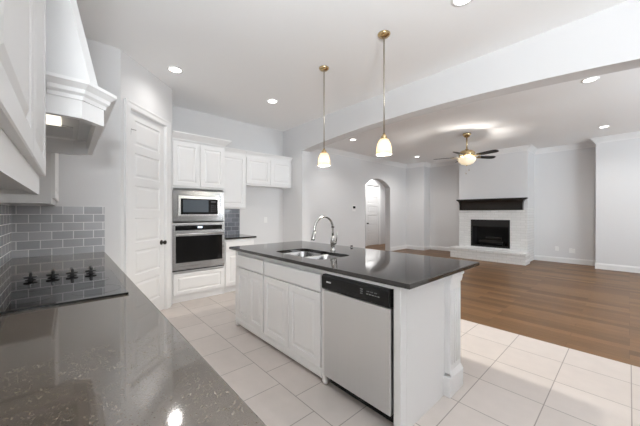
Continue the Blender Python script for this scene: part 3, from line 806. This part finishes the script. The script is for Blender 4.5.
# ------------------------------------------------------------------ ceiling fan
FAN = 46
fan = thing('ceiling_fan', 'brass ceiling fan with dark blades and lit glass bowl', 'ceiling fan', (-2.43, 6.60, H))
MB().lathe([(0, 0), (0.085, 0), (0.082, -0.03), (0.055, -0.075), (0.02, -0.09), (0, -0.09)], 28).build('canopy', BRASS, fan)
MB().tube([(0, 0, -0.08), (0, 0, -0.36)], 0.013, 12).build('rod', BRASS, fan)
MB().lathe([(0, -0.34), (0.03, -0.345), (0.05, -0.37), (0.12, -0.39), (0.165, -0.43), (0.165, -0.48), (0.14, -0.52), (0.07, -0.535), (0, -0.535)], 32).build('motor_housing', BRASS, fan)
MB().lathe([(0, -0.535), (0.05, -0.535), (0.05, -0.58), (0.03, -0.60), (0, -0.60)], 20).build('switch_housing', BRASS, fan)
MB().lathe([(0.185, -0.555), (0.183, -0.58), (0.16, -0.63), (0.11, -0.675), (0.05, -0.695), (0, -0.70), (0, -0.692), (0.05, -0.687), (0.105, -0.668), (0.152, -0.625), (0.175, -0.58), (0.177, -0.555)], 36).build('light_bowl', BOWL, fan)
MB().lathe([(0, -0.698), (0.012, -0.70), (0.014, -0.715), (0.0, -0.728)], 14).build('finial', BRASS, fan)
rt = math.radians(20)
for k in range(5):
    a = rt + math.radians(-36 + 72*k)
    b2 = bmesh.new()
    prof = [(0.25, 0.050), (0.32, 0.062), (0.50, 0.068), (0.61, 0.070), (0.665, 0.058), (0.69, 0.030)]
    for z in (-0.004, 0.004):
        pass
    mm = MB()
    poly = [(r, -w_) for r, w_ in prof] + [(r, w_) for r, w_ in prof[::-1]]
    mm.prism(poly, -0.004, 0.004)
    M = Matrix.Rotation(a, 4, 'Z') @ Matrix.Translation((0, 0, -0.515)) @ Matrix.Rotation(math.radians(-13), 4, 'X')
    b2.free()
    bl = mm.build('blade', BLADE, fan); bl.data.transform(M)
    im = MB().box(0.13, 0.20, -0.012, 0.012, -0.02, -0.012).prism([(0.19, -0.012), (0.30, -0.045), (0.33, 0), (0.30, 0.045), (0.19, 0.012)], -0.013, -0.005)
    io = im.build('blade_iron', BRASS, bl); io.data.transform(M)
for (px, py, ln) in ((0.035, 0.03, 0.20), (-0.03, 0.035, 0.27)):
    m = MB().tube([(px, py, -0.59), (px, py, -0.60-ln)], 0.0015, 6).lathe([(0, 0), (0.008, -0.006), (0.009, -0.025), (0, -0.032)], 10, Matrix.Translation((px, py, -0.60-ln)))
    m.build('pull_chain', BRASS, fan)
l = bpy.data.lights.new('fan_bulb', 'POINT'); l.energy = FAN; l.shadow_soft_size = 0.03; l.color = (1, 0.95, 0.88)
o = bpy.data.objects.new('fan_bulb', l); C.objects.link(o); o.location = (0.085, -0.05, -0.625); o.parent = fan

# ------------------------------------------------------------------ fireplace
fp = thing('fireplace', 'white painted brick fireplace with black firebox and raised hearth', 'fireplace', ((BX0+BX1)/2, BY, 0))
fx, fy = (BX0+BX1)/2, BY
def fb(m, name, mat, parent=None):
    o = m.build(name, mat, parent or fp); o.data.transform(Matrix.Translation((-fx, -fy, 0))); return o
RX0, RX1, RZ0, RZ1 = -3.19, -2.19, 0.335, 1.125
m = MB()
m.box(BX0, RX0, BY-0.02, YF-0.001, 0, 1.45); m.box(RX1, BX1, BY-0.02, YF-0.001, 0, 1.45)
m.box(RX0, RX1, BY-0.02, BY+0.5, RZ1, 1.45); m.box(RX0, RX1, BY-0.02, BY+0.5, 0, RZ0)
fb(m, 'brick_surround', WBRICK)
m = box(-3.60, -1.745, 8.51, BY-0.0205, 0, 0.235).box(-3.62, -1.735, 8.49, BY-0.0205, 0.235, 0.295, bev=0.006)
fb(m, 'hearth', WBRICK)
m = MB()
m.box(RX0+0.001, RX1-0.001, BY-0.028, BY-0.012, RZ1-0.20, RZ1-0.001); m.box(RX0+0.001, RX1-0.001, BY-0.028, BY-0.012, RZ0+0.001, RZ0+0.05)
m.box(RX0+0.001, RX0+0.045, BY-0.028, BY-0.012, RZ0+0.05, RZ1-0.20); m.box(RX1-0.045, RX1-0.001, BY-0.028, BY-0.012, RZ0+0.05, RZ1-0.20)
fx_frame = fb(m, 'firebox_frame', FIREMETAL)
m = MB().box(RX0+0.002, RX0+0.02, BY-0.01, BY+0.45, RZ0+0.002, RZ1-0.002).box(RX1-0.02, RX1-0.002, BY-0.01, BY+0.45, RZ0+0.002, RZ1-0.002)
m.box(RX0+0.02, RX1-0.02, BY+0.43, BY+0.45, RZ0+0.002, RZ1-0.002).box(RX0+0.02, RX1-0.02, BY-0.01, BY+0.43, RZ0+0.002, RZ0+0.02).box(RX0+0.02, RX1-0.02, BY-0.01, BY+0.43, RZ1-0.02, RZ1-0.002)
fb(m, 'firebox', SOOT)
gm = MB().tube([(RX0+0.2, BY+0.1, RZ0+0.09), (RX1-0.2, BY+0.1, RZ0+0.09)], 0.012, 8).tube([(RX0+0.2, BY+0.25, RZ0+0.09), (RX1-0.2, BY+0.25, RZ0+0.09)], 0.012, 8)
for xx in (RX0+0.22, RX1-0.22):
    for yy in (BY+0.1, BY+0.25): gm.box(xx-0.01, xx+0.01, yy-0.01, yy+0.01, RZ0+0.02, RZ0+0.09)
fb(gm, 'grate', FIREMETAL)
for (x0, y0, z0, x1, y1, z1) in ((-3.0, 9.1, 0.475, -2.4, 9.12, 0.475), (-2.95, 9.25, 0.475, -2.35, 9.24, 0.475), (-2.85, 9.18, 0.565, -2.45, 9.2, 0.57)):
    fb(MB().tube([(x0, y0, z0), ((x0+x1)/2, y0+0.01, z0+0.01), (x1, y1, z1)], [0.045, 0.05, 0.042], 10), 'log', LOG)
mt = thing('mantel_shelf', 'dark espresso wood mantel shelf with cove underside above the firebox', 'mantel', (fx, BY, 1.40))
MX0, MX1, FRONT = -3.585, -1.795, BY-0.02
m = MB()
prof = [(0.0, 1.40), (0.030, 1.40), (0.034, 1.42), (0.036, 1.55), (0.045, 1.61), (0.070, 1.66), (0.115, 1.69), (0.130, 1.70), (0.130, 1.725), (0.0, 1.725)]
m.sweep([(-3.47, FRONT), (-1.885, FRONT)][::-1], [(o_, z) for o_, z in prof])
# cove returns at both ends
for xe, sg in ((-3.47, -1), (-1.885, 1)):
    m.prism([(xe, 1.40), (xe+sg*0.004, 1.55), (xe+sg*0.012, 1.61), (xe+sg*0.035, 1.66), (xe+sg*0.08, 1.69), (xe+sg*0.10, 1.70), (xe+sg*0.10, 1.725), (xe, 1.725)], FRONT-0.125, FRONT, 'y')
o = m.build('shelf', ESPRESSO, mt); o.data.transform(Matrix.Translation((-fx, -BY, -1.40)))

# ------------------------------------------------------------------ small wall things
def plate(loc, rz, label, kind='wall_outlet', cat='outlet', group=None, w=0.07, h=0.115, mats=GREY):
    t = thing(kind, label, cat, loc, rz, group)
    box(-w/2, w/2, -0.006, 0, -h/2, h/2, bev=0.002).build('plate', PLATE, t)
    return t
t = plate((-1.304, YF, 0.36), 0, 'white wall plate low on the wall, the one nearer the fireplace')
m = MB()
for z in (-0.022, 0.022): m.box(-0.014, 0.014, -0.0075, -0.0055, z-0.013, z+0.013)
m.build('socket', TRIM, t)
t = plate((-1.0, YF, 0.33), 0, 'white wall plate low on the wall, the one nearer the right wall corner', w=0.115)
m = MB()
for xx in (-0.025, 0.025): m.box(xx-0.014, xx+0.014, -0.0075, -0.0055, -0.03, 0.03)
m.build('socket', PLATE, t)
t = plate((XB, 3.034, 1.177), PI/2, 'white outlet plate in the empty refrigerator space')
m = MB()
for z in (-0.022, 0.022): m.box(-0.014, 0.014, -0.0075, -0.0055, z-0.013, z+0.013)
m.build('socket', TRIM, t)
t = thing('thermostat', 'small dark thermostat on white plate left of the arched doorway', 'thermostat', (XA, 6.372, 1.46), PI/2)
box(-0.08, 0.08, -0.006, 0, -0.09, 0.09, bev=0.002).build('plate', PLATE, t)
box(-0.05, 0.05, -0.025, -0.006, -0.005, 0.06, bev=0.004).build('display', BLACKPL, t)
